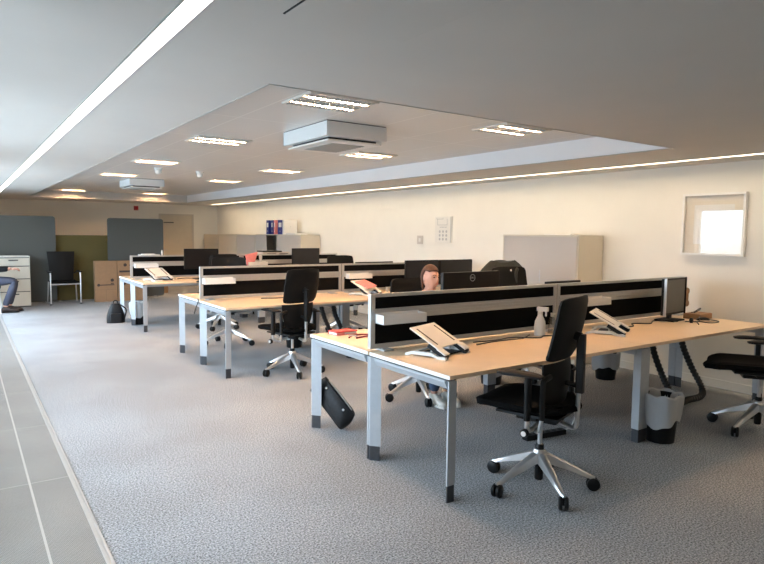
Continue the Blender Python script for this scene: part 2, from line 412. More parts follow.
sensor(3.12, 9.57, 'white ceiling sensor at right between the two light rows')

# ------------------------------------------------------------------ bench desks
DH = .74
X0, XM, X1 = 2.217, 4.085, 6.03
def bench(yc, label):
    o = thing('bench_desk', label, 'desk', (0, yc, 0), 0, 'rows of four-place bench desks')
    D = .825
    for xa, xb in ((X0, XM-.002), (XM+.002, X1)):
        for ya, yb in ((-D, -.012), (.012, D)):
            t = MB().box(xa, xb, ya, yb, DH-.024, DH, .0015).build('desktop', 'top', o)
            if xa == X0: MB().box(xa-.002, xa+.0005, ya+.001, yb-.001, DH-.0235, DH-.0008).build('edge_band', 'paper', t)
    zt = DH-.036
    fr = MB()
    for xe, sg in ((X0+.004, 1), (X1-.004, -1)):
        for ya, yb in ((-D+.05, -.06), (.06, D-.05)):
            poly = [(xe, zt), (xe+sg*.045, zt), (xe+sg*.045, zt-.045), (xe+sg*.02, zt-.05), (xe, zt-.012)]
            rings = [[(p[0], yy, p[1]) for p in poly] for yy in (ya, yb)]
            fr.loft(rings)
    for yy in (-D+.22, -.18, .18, D-.22): fr.box(X0+.05, X1-.05, yy-.02, yy+.02, zt-.04, zt)
    fr.box(XM-.03, XM+.03, -D+.05, D-.05, zt-.045, zt)
    fr.build('frame', 'leg', o)
    for xa, xb in ((X0+.012, X0+.04), (X1-.04, X1-.012), (XM-.02, XM+.02)): MB().box(xa, xb, -D+.03, D-.03, zt, DH-.024).build('spacer', 'foot', o)
    def leg(poly):
        l = MB().prism(poly, .10, zt).build('leg', 'leg', o)
        cx = sum(p[0] for p in poly)/len(poly); cy = sum(p[1] for p in poly)/len(poly)
        MB().prism([(cx+(x-cx)*.9, cy+(y-cy)*.9) for x, y in poly], 0, .10).build('foot', 'foot', l)
    for xe, sg in ((X0+.003, 1), (X1-.003, -1)):
        P_ = lambda q: [(xe+sg*a, b) for a, b in q]
        leg(P_([(0, -D+.01), (.058, -D+.01), (.058, -D+.08), (0, -D+.022)]))
        leg(P_([(0, D-.01), (.05, D-.01), (.05, D-.08), (0, D-.022)]))
        leg(P_([(0, -.003), (0, -.018), (.05, -.075), (.05, -.003)]))
        leg(P_([(0, .003), (0, .018), (.05, .075), (.05, .003)]))
    for yy in (-D+.01, -.07, .01, D-.07):
        leg([(XM-.015, yy), (XM+.095, yy), (XM+.095, yy+.06), (XM-.015, yy+.06)])
    return o
YR = (3.36, 6.87, 10.33)
bench(YR[0], 'nearest bench desk row with laptop stands and a spray bottle')
bench(YR[1], 'middle bench desk row between the near and far rows')
bench(YR[2], 'farthest bench desk row near the cardboard boxes')

def divider(xa, xb, yc, label):
    L = xb-xa; o = thing('desk_divider', label, 'divider screen', (xa, yc, DH), 0, 'black desk dividers')
    z0, z1 = .018, .385; f = MB(); w = .016
    f.box(0, L, -w, w, z1-.022, z1).box(0, L, -w, w, z0, z0+.03).box(0, .035, -w, w, z0+.03, z1-.022).box(L-.035, L, -w, w, z0+.03, z1-.022)
    f.build('frame', 'alu', o)
    MB().box(.035, L-.035, -.009, .009, z0+.03, z1-.14).build('lower_panel', 'blackf', o)
    MB().box(.035, L-.035, -.009, .009, z1-.10, z1-.022).build('upper_panel', 'blackf', o)
    r = MB().box(.02, L-.02, -.020, .020, z1-.195+.02, z1-.10)
    for zz in (z1-.165, z1-.142, z1-.118): r.box(.02, L-.02, -.027, .027, zz-.004, zz+.004)
    r.build('tool_rail', 'alu', o)
    for x in (.12, L-.12): MB().box(x-.04, x+.04, -.06, .06, 0, .012, .002).box(x-.02, x+.02, -.018, .018, .011, .03).build('clamp', 'alu', o)
    return o
dl = [('left', 'nearest'), ('right', 'nearest'), ('left', 'middle'), ('right', 'middle'), ('left', 'farthest'), ('right', 'farthest')]
for i, yc in enumerate(YR):
    divider(2.22, XM-.005, yc, 'left black divider with aluminium frame on the %s desk row' % dl[2*i][1])
    divider(XM+.005, 6.05, yc, 'right black divider with aluminium frame on the %s desk row' % dl[2*i][1])

def tray(x, yc, side, label, L=.36):
    o = thing('rail_tray', label, 'tray', (x, yc+side*.028, DH+.19), 0 if side < 0 else math.pi, 'white trays hooked on divider rails')
    b = MB(); b.box(0, L, -.090, -.002, 0, .004); b.box(0, L, -.094, -.090, 0, .062); b.box(0, .004, -.090, -.002, 0, .062); b.box(L-.004, L, -.090, -.002, 0, .062); b.box(0, L, -.002, 0, 0, .07)
    b.build('tray_shell', 'white', o)
    MB().box(.03, .07, 0, .003, .02, .075).box(L-.07, L-.03, 0, .003, .02, .075).build('hook', 'alu', o)
    return o
tray(2.25, YR[0], -1, 'white tray on the nearest divider above the left laptop stand')
tray(4.32, YR[0], -1, 'white tray behind the office chair above the right laptop stand')
tray(2.72, YR[0], 1, 'white tray end poking past the near divider on its far side')
tray(2.24, YR[1], -1, 'white tray at the left end of the middle divider')
tray(4.14, YR[1], -1, 'white tray above the pink papers on the middle divider')
tray(2.27, YR[2], -1, 'white tray above the laptop stand on the farthest divider')
tray(4.18, YR[2], -1, 'white tray holding the pink bag on the farthest divider')

# ------------------------------------------------------------------ office chair
def make_chair(label, loc, rz, star=0):
    o = thing('office_chair', label, 'office chair', loc, rz, 'black swivel chairs at the desks')
    b = MB()
    for k in range(5):
        a = R(star+72*k); d = Vector((math.cos(a), math.sin(a), 0)); sd = Vector((-d.y, d.x, 0)); rings = []
        for t, hw, zt_, zb in ((.0, .030, .225, .165), (.05, .028, .218, .158), (.19, .022, .155, .116), (.30, .014, .096, .074), (.33, .010, .086, .074)):
            c0 = d*t
            rings.append([c0+sd*hw+Vector((0, 0, zb)), c0-sd*hw+Vector((0, 0, zb)), c0-sd*hw*.8+Vector((0, 0, zt_-.006)), c0-sd*hw*.3+Vector((0, 0, zt_)), c0+sd*hw*.3+Vector((0, 0, zt_)), c0+sd*hw*.8+Vector((0, 0, zt_-.006))])
        b.loft(rings)
    b.lathe([(.036, .155), (.042, .17), (.040, .23), (.034, .24)], 20)
    b.build('star_base', 'chrome', o, True)
    for k in range(5):
        a = R(star+72*k); d = Vector((math.cos(a), math.sin(a), 0)); b = MB()
        c0 = d*.32
        mt = Matrix.Translation(c0) @ Matrix.Rotation(a+R(90+25*((k*7) % 3-1)), 4, 'Z')
        b2 = MB()
        for s_ in (-1, 1): b2.lathe([(.012, s_*.006), (.037, s_*.006), (.039, s_*.010), (.038, s_*.021), (.031, s_*.027), (.006, s_*.027)], 20, (0, 0, .039), 'x')
        b2.box(-.006, .006, -.012, .02, .03, .068); b2.lathe([(.007, .055), (.007, .082)], 8)
        for v in b2.bm.verts: v.co = mt @ v.co
        b2.build('caster', 'blackp', o, True)
    MB().lathe([(.022, .05), (.026, .06), (.026, .262), (.022, .27)], 18).build('column_sleeve', 'blackp', o, True)
    MB().lathe([(.014, .20), (.014, .43)], 14).build('gas_column', 'chrome', o, True)
    MB().box(-.07, .07, -.12, .13, .42, .465, .012).box(-.15, .15, -.03, .05, .445, .47, .006).build('mechanism', 'blackp', o)
    # seat
    def seat(u, v):
        x = (u-.5)*2; y = (v-.5)*2
        hw = .262*(1-.10*max(0, -y)**2-.12*max(0, abs(y)-.6)**2*3)
        k = (1-abs(y)**4.5)**.25 if abs(y) < 1 else 0
        X = x*hw*max(.36, k); Y = .085+y*.31*(1-.12*abs(x)**3)
        z = .525+.018*x*x-.006*(1-x*x)-.035*max(0, y-.55)**2*5+.02*max(0, -y-.6)
        return (X, Y, z)
    MB().slab(seat, 20, 20, .06).build('seat', 'blackf', o, True)
    MB().slab(lambda u, v: ((u-.5)*.36, .02+(v-.5)*.38, .482-.018*math.sin(math.pi*v)*math.sin(math.pi*u)), 10, 10, .03).build('seat_shell', 'blackp', o, True)
    # back: tall upper shell and separate lumbar shell
    def ub(u, v):
        x = (u-.5)*2; hw = .22+.012*math.sin(math.pi*v); 
        cr = 1-.10*max(0, abs(v-.5)*2-.85)**1.5*8
        return (x*hw*cr, -.140-.075*v+.035*x*x-.010*math.sin(math.pi*v), .815+.365*v-.012*(abs(x)**6)*(1 if v > .9 else -1 if v < .1 else 0))
    MB().slab(ub, 18, 18, .030).build('upper_back', 'mesh', o, True)
    def lb(u, v):
        x = (u-.5)*2; hw = .215*(1-.45*(1-v)**2.2)
        return (x*hw, -.130+.045*x*x+.02*(1-v)-.01*math.sin(math.pi*v), .475+.325*v)
    MB().slab(lb, 18, 14, .022).build('lumbar_back', 'mesh', o, True)
    # upright
    MB().tube([(0, -.05, .445), (0, -.13, .425), (0, -.190, .410), (0, -.217, .425), (0, -.220, .50), (0, -.224, .66)], .0165, 10, 5, flat=.8).build('back_upright', 'chrome', o, True)
    MB().box(-.020, .020, -.252, -.207, .62, .965, .008).build('upright_sleeve', 'blackp', o)
    MB().tube([(0, -.224, .945), (0, -.187, .955)], .028, 10).build('back_link', 'blackp', o, True)
    MB().tube([(0, -.217, .66), (0, -.147, .67)], .016, 8).build('back_link', 'blackp', o, True)
    for s in (-1, 1):
        az = -.048 if s > 0 else 0
        MB().tube([(s*.10, -.035, .435), (s*.24, -.035, .425), (s*.285, -.035, .44), (s*.29, -.035, .475), (s*.29, -.035, .50)], .015, 10, 5).build('arm_bracket', 'chrome', o, True)
        MB().tube([(s*.29, -.035, .49), (s*.29, -.035, .732+az)], .019, 12, flat=1.3).build('arm_post', 'blackp', o, True)
        MB().slab(lambda u, v, s=s, az=az: (s*(.275)+(u-.5)*.085*(1-.25*abs(2*v-1)**3), .02+(v-.5)*.26, .747+az-.006*(2*v-1)**2), 6, 12, .026).build('arm_pad', 'mesh', o, True)
        MB().tube([(s*.13, -.02, .425), (s*.22, -.06, .415), (s*.235, -.085, .43), (s*.235, -.10, .50)], .011, 8, 5).build('lumbar_arm', 'chrome', o, True)
        MB().tube([(s*.235, -.10, .49), (s*.235, -.10, .68), (s*.228, -.105, .715), (s*.17, -.115, .73)], .017, 8, 5).build('lumbar_bracket', 'blackp', o, True)
    kb = MB().lathe([(.022, -.335), (.024, -.330), (.024, -.312), (.018, -.31)], 18, (0, -.035, .425), 'x').build('tension_knob', 'blackp', o, True)
    MB().lathe([(.015, -.339), (.015, -.336)], 16, (0, -.035, .425), 'x').build('knob_cap', 'white', kb, True)
    return o
def head(deg): return R(deg-90)
ch = make_chair('nearest black office chair at the front of the near desk row', (2.845, 2.42, 0), head(109), 30-19)
G = 'black swivel chairs at the desks'
def turn_star(c, deg):
    for k in c.children:
        if k.name.split('.')[0] in ('star_base', 'caster'): k.rotation_euler = (0, 0, R(deg))
c2 = dup(ch, (2.93, 5.95, 0), head(104), 'black office chair with tall back at the middle desk row'); turn_star(c2, 41-14-11)
c3 = dup(ch, (5.17, 2.21, 0), head(125), 'office chair cut off by the right edge of the picture')
turn_star(c3, -13)
c4 = dup(ch, (3.48, 4.42, 0), head(255), 'office chair that the person in the dark jacket sits on')
for cc, dz_ in ((c4, -.075), (c2, -.035)):      # seats set lower on the gas lift
    for k in cc.children:
        if k.name.split('.')[0] not in ('star_base', 'caster', 'column_sleeve', 'gas_column'): k.location.z += dz_
dup(ch, (3.32, 9.33, 0), head(95), 'office chair in front of the farthest desk row, back overlapping a monitor')
dup(ch, (2.95, 7.90, 0), head(250), 'office chair on the far side of the middle desk row')
dup(ch, (4.80, 7.93, 0), head(268), 'office chair behind the middle divider, only back top showing')
jc = dup(ch, (4.88, 4.50, 0), head(262), 'office chair with a dark jacket hung over its back')

# jacket draped over that chair
rz = head(262)
o = thing('hanging_jacket', 'dark green jacket draped over a chair back by the grey cupboard', 'jacket', (4.88, 4.50, 0), rz)
rings = []
for t in range(15):
    v = t/14; z = 1.235-.50*v
    wx = .17+.12*min(1, (v*4.0))**.8+.05*v; wy = .045+.05*min(1, v*5)**.6+.03*v
    rings.append([Vector((wx*math.copysign(abs(math.cos(a))**.7, math.cos(a))*(1+.03*math.sin(5*a+v*4)), -.285-(1-v)*.02+wy*math.copysign(abs(math.sin(a))**.8, math.sin(a))*(1+.08*math.sin(7*a+v*6)), z+.012*math.sin(3*a))) for a in [2*math.pi*k/40 for k in range(40)]])
MB().loft(rings).build('coat_body', 'green', o, True)
for s in (-1, 1):
    MB().tube([(s*.22, -.29, 1.13), (s*.30, -.31, 1.0), (s*.33, -.30, .80), (s*.33, -.27, .62)], lambda t: .055-.015*t, 12, 5).build('sleeve', 'green', o, True)
MB().lathe([(.011, 0), (.011, .008)], 12, (-.04, -.20, 1.14), 'y').build('button', 'white', o)
MB().tube([(-.13, -.20, 1.16), (-.10, -.19, 1.10), (-.11, -.185, .95)], .022, 8, 4).build('lapel', 'green', o, True)

# ------------------------------------------------------------------ desk objects
def laptop_stand(loc, rz, label, sc=1):
    o = thing('laptop_stand', label, 'laptop stand', loc, rz, 'white tilted laptop stands'); o.scale = (sc,)*3
    # front (low lip) at -Y side, plate rises towards +Y
    b = MB()
    for s in (-1, 1):
        b.loft([[(s*.155+dx, y, z) for dx, z in ((-.013, z0), (.013, z0), (.013, z1), (-.013, z1))] for y, z0, z1 in ((-.15, 0, .014), (-.13, 0, .018), (-.09, .0, .016), (-.05, .012, .034), (.10, .010, .030), (.13, 0, .018), (.15, 0, .012))])
    b.box(-.155, .155, .10, .125, .010, .020)
    b.build('base_frame', 'white', o, True)
    MB().box(-.14, .14, -.10, .08, .004, .012, .002).build('base_tray', 'blackp', o)
    an = R(28); mt = Matrix.Translation((0, -.135, .03)) @ Matrix.Rotation(an, 4, 'X')
    MB().box(-.155, .155, .06, .30, 0, .010, .004, mt).box(-.165, -.105, -.01, .06, 0, .010, .003, mt).box(.105, .165, -.01, .06, 0, .010, .003, mt).build('plate', 'white', o)
    for s in (-1, 1):
        MB().box(s*.11-.006, s*.11+.006, .09, .27, .0102, .012, 0, mt).build('grip_strip', 'blackp', o)
        MB().box(s*.135-.020, s*.135+.020, -.02, .13, -.030, -.0005, .004, mt).build('lip_stop', 'blackp', o)
        MB().tube([(s*.12, -.02, .014), (s*.12, -.03, .07)], .008, 8).build('strut', 'alu', o)
    return o
ls = laptop_stand((2.575, 3.07, DH), R(20), 'white laptop stand with two dark grips at the near desk end', 1.0)
dup(ls, (4.34, 3.02, DH), R(27), 'laptop stand right of the nearest chair, under a white tray').scale = (1, 1, 1)
dup(ls, (2.58, 10.02, DH), R(22), 'pale laptop stand on the farthest desk row').scale = (1.05, 1.05, 1.05)
ls4 = dup(ls, (4.27, 6.56, DH), R(24), 'laptop stand under pink papers on the middle desk row')

def monitor(loc, rz, label, w=.52, h=.31, top=.45, m='screen', back=False, group='black monitors on the desks', rounded=.006):
    # screen looks towards local -Y
    o = thing('monitor', label, 'monitor', loc, rz, group)
    z0 = top-h
    MB().box(-w/2, w/2, -.012, .022, z0, top, rounded).build('bezel', 'blackp', o)
    MB().box(-w/2+.014, w/2-.014, -.0135, -.012, z0+.02, top-.014).build('display', m, o)
    MB().box(-.03, .03, .022, .05, .02, z0+h*.5, .006).build('stand_neck', 'blackp', o)
    MB().box(-.12, .12, -.06, .12, 0, .012, .004).build('stand_foot', 'blackp', o)
    return o
mn = monitor((3.53, 3.80, DH), R(180+2), 'black monitor with a round logo, its back to the camera, beside the seated person', .66, .36, .475)
lg = MB()
ring = [(.030, -.0245), (.030, -.0222), (.0265, -.0222), (.0265, -.0245), (.030, -.0245)]
# ring logo on the monitor back
n = 28; q = MB()
for (ra, rb) in ((.030, .0262),):
    r0 = [[Vector((math.cos(2*math.pi*k/n)*r_, y_, math.sin(2*math.pi*k/n)*r_)) for k in range(n)] for r_, y_ in ((ra, .0225), (ra, .0242), (rb, .0242), (rb, .0225))]
    q.loft(r0+[r0[0]], cap=False)
for v in q.bm.verts: v.co.z += .425
q.build('logo_ring', 'vent', mn)
fc = bpy.data.curves.new('logo_text', 'FONT'); fc.body = 'DELL'; fc.size = .021; fc.extrude = .0006; fc.align_x = 'CENTER'; fc.align_y = 'CENTER'
to = bpy.data.objects.new('tmp_text', fc); COL.objects.link(to)
bpy.context.view_layer.update()
me = bpy.data.meshes.new_from_object(to.evaluated_get(bpy.context.evaluated_depsgraph_get())); bpy.data.objects.remove(to)
me.materials.clear(); me.materials.append(M['vent'])
lt = bpy.data.objects.new('logo_text', me); COL.objects.link(lt); lt.parent = mn; lt.location = (0, .0232, .425); lt.rotation_euler = (R(90), 0, R(180))
monitor((5.08, 6.42, DH), R(0), 'black monitor standing in front of the middle divider, left of a pair', .56, .33, .435)
monitor((5.68, 6.42, DH), R(0), 'black monitor with rounded corners, right of a pair on the middle row', .60, .33, .435, rounded=.014)
monitor((3.25, 9.95, DH), R(-3), 'black monitor on the farthest desk row, behind a chair back', .56, .33, .50)
monitor((5.17, 9.95, DH), R(0), 'black monitor above the middle divider, on the right half of the farthest row', .55, .33, .50)
monitor((4.93, 7.35, DH), R(180), 'low monitor showing only its top edge behind the middle divider', .64, .32, .375)
monitor((4.84, 3.90, DH), R(180), 'low black monitor showing only its top edge behind the near divider', .50, .30, .345)
m7 = monitor((5.50, 3.14, DH), R(6), 'monitor with silver edges seen side-on at the right end of the near row', .42, .34, .40, 'gscreen')
MB().box(-.222, -.208, -.030, -.008, .055, .405, .003).build('side_trim', 'chrome', m7)
MB().box(.208, .216, -.024, -.008, .055, .405, .003).build('side_trim', 'blackp', m7)
monitor((2.75, 9.62, DH), R(0), 'small dark screen at the left of the farthest row chair', .1, .08, .14) if False else None

def bottle_spray(loc):
    o = thing('spray_bottle', 'white spray bottle standing on the near desk row by the divider', 'spray bottle', loc, R(20)); o.scale = (1.15,)*3
    MB().lathe([(.036, 0), (.038, .01), (.038, .07), (.034, .10), (.018, .135), (.015, .15)], 20).build('bottle', 'white', o, True)
    MB().lathe([(.017, .148), (.017, .168)], 14).box(-.014, .014, -.055, .022, .168, .198, .005).build('spray_head', 'offwhite', o)
    MB().box(-.006, .006, -.045, -.035, .135, .170, .002).build('trigger', 'white', o)
bottle_spray((3.73, 3.21, DH))
o = thing('sanitizer_bottle', 'clear pump bottle right behind the white spray bottle', 'bottle', (3.90, 3.235, DH))
MB().lathe([(.028, 0), (.030, .006), (.030, .10), (.022, .125), (.012, .135)], 18).build('bottle', 'cleargl', o, True)
MB().lathe([(.012, .135), (.012, .155)], 10).box(-.008, .008, -.03, .01, .155, .165).build('pump', 'white', o)
o = thing('pink_pad', 'small pink sticky-note block beside the spray bottle', 'note pad', (3.985, 3.22, DH), R(15))
MB().box(-.04, .04, -.03, .03, 0, .035, .002).build('paper_block', 'pink', o)

# cables on the near desk
def cable(name, pts, r, label, m='cable', loc=(0, 0, 0)):
    return tag(MB().tube(pts, r, 6, 6).build(name, m, None, True), label, 'cable')
z = DH+.005
cable('desk_cable', [(3.05, 3.24, z), (3.25, 3.20, z+.004), (3.45, 3.24, z), (3.62, 3.12, z), (3.72, 3.16, z), (3.84, 3.10, z), (3.95, 3.12, z), (3.97, 3.06, z), (3.84, 3.05, z), (3.74, 3.08, z)], .004, 'thin black cable tangled along the near desk in front of the spray bottle')
cable('desk_cable', [(3.0, 3.15, z), (3.2, 3.18, z), (3.38, 3.13, z+.01), (3.5, 3.17, z), (3.66, 3.25, z)], .0035, 'short black cable left of the spray bottle')
cable('desk_cable', [(4.62, 3.20, z), (4.8, 3.10, z), (4.95, 3.20, z), (5.1, 3.12, z), (5.3, 3.2, z), (5.45, 3.06, z)], .005, 'black cable between right laptop stand and sideways monitor')
cable('desk_cable', [(5.44, 2.86, z), (5.55, 2.93, z+.01), (5.62, 2.85, z), (5.75, 2.84, z), (5.82, 2.90, z), (5.72, 2.98, z+.01), (5.60, 2.96, z), (5.5, 3.02, z)], .005, 'tangled black cable around the mouse at the desk right end')
o = thing('computer_mouse', 'black computer mouse amid cables at the desk right end', 'mouse', (5.72, 2.97, DH), R(30))
MB().slab(lambda u, v: ((u-.5)*.065*(1-.3*(2*v-1)**2), (v-.5)*.11, .014+.014*math.sin(math.pi*u)*math.sin(math.pi*min(1, v+.1))), 8, 10, .018).build('shell', 'blackp', o, True)
MB().lathe([(.006, -.004), (.006, .004)], 10, (0, .03, .034), 'x').build('scroll_wheel', 'vent', o)
o = thing('cable_plug', 'small black upright plug beside the tangled cables', 'plug', (5.50, 2.96, DH), R(20))
MB().box(-.015, .015, -.012, .012, 0, .045, .003).box(-.022, .022, -.016, .016, .02, .034, .003).build('plug_body', 'blackp', o)
o = thing('wooden_box', 'low brown wooden box behind the sideways monitor', 'box', (5.87, 3.10, DH), R(2))
MB().box(-.12, .12, -.08, .08, 0, .050, .003).build('box_body', 'wood', o); MB().box(-.115, .115, -.075, .075, .050, .053).build('lid', 'wood', o)
o = thing('brown_headset', 'brown headset hanging at the right end of the near divider', 'headset', (6.0, 3.29, DH))
MB().tube([(0, 0, .12), (-.012, -.01, .20), (0, 0, .27), (.015, 0, .20), (.01, 0, .13)], .010, 8, 5).build('headband', 'wood', o, True)
MB().lathe([(.03, -.012), (.034, 0), (.03, .012)], 16, (0, 0, .245), 'y').lathe([(.03, -.012), (.034, 0), (.03, .012)], 16, (0, 0, .12), 'y').build('ear_cushion', 'wood', o, True)
cable('desk_cable', [(5.80, 3.10, DH+.060), (5.86, 3.08, DH+.085), (5.93, 3.11, DH+.095), (5.88, 3.14, DH+.06), (5.79, 3.12, DH+.06)], .005, 'small coil of black cable on the wooden box')

# red book and keys on rear-left desk
o = thing('red_notebook', 'red notebook lying at the far left corner of the near desk row', 'notebook', (2.44, 4.07, DH), R(3)); o.scale = (.85, .85, 1)
MB().box(-.115, .115, -.07, .07, .020, .028, .001).box(-.115, .115, -.07, .07, .0, .003, .001).box(-.115, .115, .064, .07, .003, .020).build('cover', 'red', o)
MB().box(-.110, .110, -.066, .064, .003, .020).build('pages', 'paper', o)
MB().box(-.115, -.03, -.075, -.071, .002, .018).build('page_marker', 'pink', o)
o = thing('key_lanyard', 'bunch of keys on a dark red lanyard by the divider end', 'keys', (2.47, 3.86, DH), 0)
MB().tube([(-.10, .0, .006), (-.05, .05, .008), (.03, .06, .01), (.10, .03, .008), (.08, -.03, .012), (0, -.02, .006), (-.06, -.04, .006)], .006, 6, 6).build('lanyard', 'lany', o, True)
b = MB()
for a in (20, 70, 130): b.box(0, .06, -.008, .008, 0, .004, .001, Matrix.Translation((-.05, -.03, .004+a*.0001)) @ Matrix.Rotation(R(a), 4, 'Z'))
b.build('key', 'alu', o)

# pink papers on the middle row stand
o = thing('pink_papers', 'stack of pink papers on the laptop stand of the middle row', 'papers', (4.27, 6.58, DH+.105), R(24))
mt = Matrix.Rotation(R(22), 4, 'X')
MB().box(-.15, .13, -.11, .12, .012, .022, 0, mt).build('lower_sheet', 'paper', o)
MB().box(-.11, .15, -.10, .10, .022, .036, .002, mt @ Matrix.Rotation(R(8), 4, 'Z')).build('upper_sheet', 'pink', o)
o = thing('desk_gadget', 'small tan desk holder right of the pink papers', 'holder', (4.78, 6.74, DH), R(0))
MB().box(-.05, .05, -.03, .03, .05, .062, .001).box(-.045, -.035, -.025, .025, 0, .05).box(.015, .045, -.025, .025, 0, .05).build('holder_body', 'tan', o)

# things on / at far row
o = thing('paper_pile', 'white paper pile on top of the farthest divider, left end', 'papers', (2.50, YR[2], DH+.385), 0)
MB().box(-.14, .17, -.07, .07, 0, .014, .002).box(-.10, .10, -.06, .06, .014, .026, .002).build('sheets', 'paper', o)
o = thing('small_white_bottle', 'tiny white bottle on the farthest divider beside the papers', 'bottle', (2.72, YR[2], DH+.385), 0)
MB().lathe([(.014, 0), (.014, .06), (.008, .07), (.008, .085)], 12).build('bottle', 'white', o, True)
o = thing('desk_phone', 'small phone left of the laptop stand on the farthest row', 'phone', (2.50, 9.80, DH), R(15))
MB().box(-.07, .07, -.05, .05, 0, .022, .004).build('phone_body', 'white', o); MB().box(-.05, .05, -.035, .02, .022, .026).build('keypad', 'blackp', o)
o = thing('pink_bag', 'crumpled pink bag standing in a tray on the farthest divider', 'bag', (4.22, YR[2]-.075, DH+.195), 0); o.scale = (1.25, .8, 1.25)
rings = []
for t in range(7):
    v = t/6; rings.append([Vector(((.05+.045*v)*math.cos(a)*(1+.12*math.sin(3*a+v*3))+.015*v, (.035+.01*v)*math.sin(a), .165*v+.02*v*math.cos(a))) for a in [2*math.pi*k/20 for k in range(20)]])
MB().loft(rings).build('bag_body', 'pink', o, True)
o = thing('toy_bottle', 'white bottle with tan markings beside the pink bag', 'bottle', (4.42, YR[2]-.075, DH+.195), 0); o.scale = (1.2, 1.1, 1.3)
MB().lathe([(.028, 0), (.028, .05), (.018, .07), (.024, .09), (.024, .13), (.01, .14)], 14).build('bottle', 'offwhite', o, True)
MB().lathe([(.029, .015), (.029, .03)], 14).build('label_band', 'card', o)
o = thing('printer', 'light grey printer with two dark slots behind the pink bag', 'printer', (5.02, 11.0, DH), 0)
MB().box(-.30, .26, -.16, .16, 0, .40, .01).build('casing', 'steel', o)
MB().box(-.22, -.03, -.165, -.158, .355, .375).box(.04, .22, -.165, -.158, .355, .375).build('paper_slot', 'blackp', o)
MB().box(-.29, .10, -.15, .15, .40, .425, .006).build('scanner_lid', 'blackp', o)
o = thing('paper_cup', 'small pale cup between two dark screens beyond the middle divider', 'cup', (4.40, 7.30, DH+.0), 0)
MB().lathe([(.026, 0), (.034, .09), (.030, .09), (.024, .006)], 16).build('cup_body', 'paper', o, True)
cable('desk_cable', [(2.9, 6.72, z), (3.1, 6.66, z), (3.3, 6.72, z), (3.45, 6.68, z+.02), (3.52, 6.72, z)], .006, 'black cables along the middle desk behind the chair back')
cable('desk_cable', [(2.9, 10.1, z), (3.05, 10.2, z), (3.2, 10.12, z), (3.5, 10.2, z)], .006, 'black cable on the farthest desk beside the laptop stand')
cable('hanging_cable', [(2.195, 6.86, DH+.02), (2.19, 6.84, DH-.01), (2.185, 6.90, .66), (2.18, 6.96, .58)], .006, 'short black lead hanging from the middle desk end')

# ------------------------------------------------------------------ bins, bags, sleeves
def make_bin(loc, label, rz=0, s=1):
    o = thing('waste_bin', label, 'waste bin', loc, rz, 'black waste bins with plastic liners'); o.scale = (s, s, s)
    MB().lathe([(.098, 0), (.100, .004), (.128, .285), (.124, .285), (.096, .008), (.02, .008)], 32, cap=True).build('bin_body', 'blackp', o, True)
    rings = []
    for r_, z_ in ((.124, .14), (.134, .19), (.142, .25), (.146, .288), (.138, .298), (.124, .29), (.108, .22), (.090, .14)):
        rings.append([Vector(((r_+.009*math.sin(5*a)+.005*math.sin(11*a+z_*30))*math.cos(a), (r_+.009*math.sin(5*a))*math.sin(a), z_-.05*(z_ < .2)*(.5+.5*math.sin(a*2+1))+.006*math.sin(7*a))) for a in [2*math.pi*k/48 for k in range(48)]])
    MB().loft(rings, cap=False).build('bin_liner', 'liner', o, True)
    return o
bn = make_bin((4.285, 2.50, 0), 'black bin with clear liner behind the middle desk leg, nearest bin', 0)
dup(bn, (4.45, 4.45, 0), 1, 'bin with pale liner seen under the near desk behind the office chair')
dup(bn, (5.66, 3.95, 0), 2, 'lined black bin under the near desk, by the skirting board')
bn.scale = (1, 1, 1.22)
b3 = dup(bn, (3.62, 7.30, 0), 3, 'black bin under the middle desk row behind its chair')
b4 = dup(bn, (2.36, 10.42, 0), 4, 'grey bin with white liner at the left end of the farthest desk')
dup(bn, (3.95, 6.32, 0), 5, 'black bin half hidden beyond the near desk corner')

def sleeve(pts, label):
    P_ = cat_rom(pts, 13)
    o = tag(MB().tube(P_, lambda t: .0, 4).build('cable_sleeve', 'rubber', None, True), label, 'cable sleeve') if False else None
    b = MB(); n = len(P_)
    b.tube(P_, lambda t: .0235+.008*(int(round(t*(n-1))) % 2), 12)
    o = tag(b.build('cable_sleeve', 'rubber', None, True), label, 'cable sleeve', 'ribbed cable sleeves'); return o
sleeve([(5.18, 3.15, .70), (5.20, 3.14, .50), (5.30, 3.10, .25), (5.36, 3.05, .09), (5.28, 3.00, .038), (5.05, 3.02, .034)], 'ribbed black cable sleeve just right of the middle desk leg')
sleeve([(5.58, 3.10, .70), (5.60, 3.09, .52), (5.70, 3.05, .30), (5.78, 2.98, .10), (5.68, 2.93, .036), (5.45, 2.93, .034), (5.30, 2.91, .034)], 'ribbed black cable sleeve in front of the right desk leg')
sleeve([(3.72, 6.80, .70), (3.78, 6.76, .45), (3.88, 6.72, .2), (3.95, 6.75, .04), (4.0, 6.9, .03)], 'ribbed black cable sleeve under the middle row, left of two')
sleeve([(3.92, 6.80, .70), (3.93, 6.76, .5), (4.02, 6.70, .25), (4.12, 6.72, .06), (4.2, 6.9, .03)], 'ribbed black cable sleeve under the middle row, right of two')
o = thing('power_strip', 'black power strip on the floor behind the nearest chair', 'power strip', (3.60, 3.02, 0), R(-8))
MB().box(-.19, .19, -.03, .03, 0, .04, .005).build('strip_body', 'blackp', o)
b = MB()
for k in range(6): b.lathe([(.018, .04), (.018, .042)], 14, (-.15+k*.06, 0, 0))
b.build('socket', 'dark', o)
tag(MB().tube([(3.78, 3.0, .02), (3.86, 2.98, .05), (3.93, 3.0, .13), (3.88, 3.05, .17), (3.80, 3.10, .16), (3.70, 3.12, .10)], .005, 6, 6).build('power_cable', 'wcable', None, True), 'white cable loop rising from the power strip', 'cable')

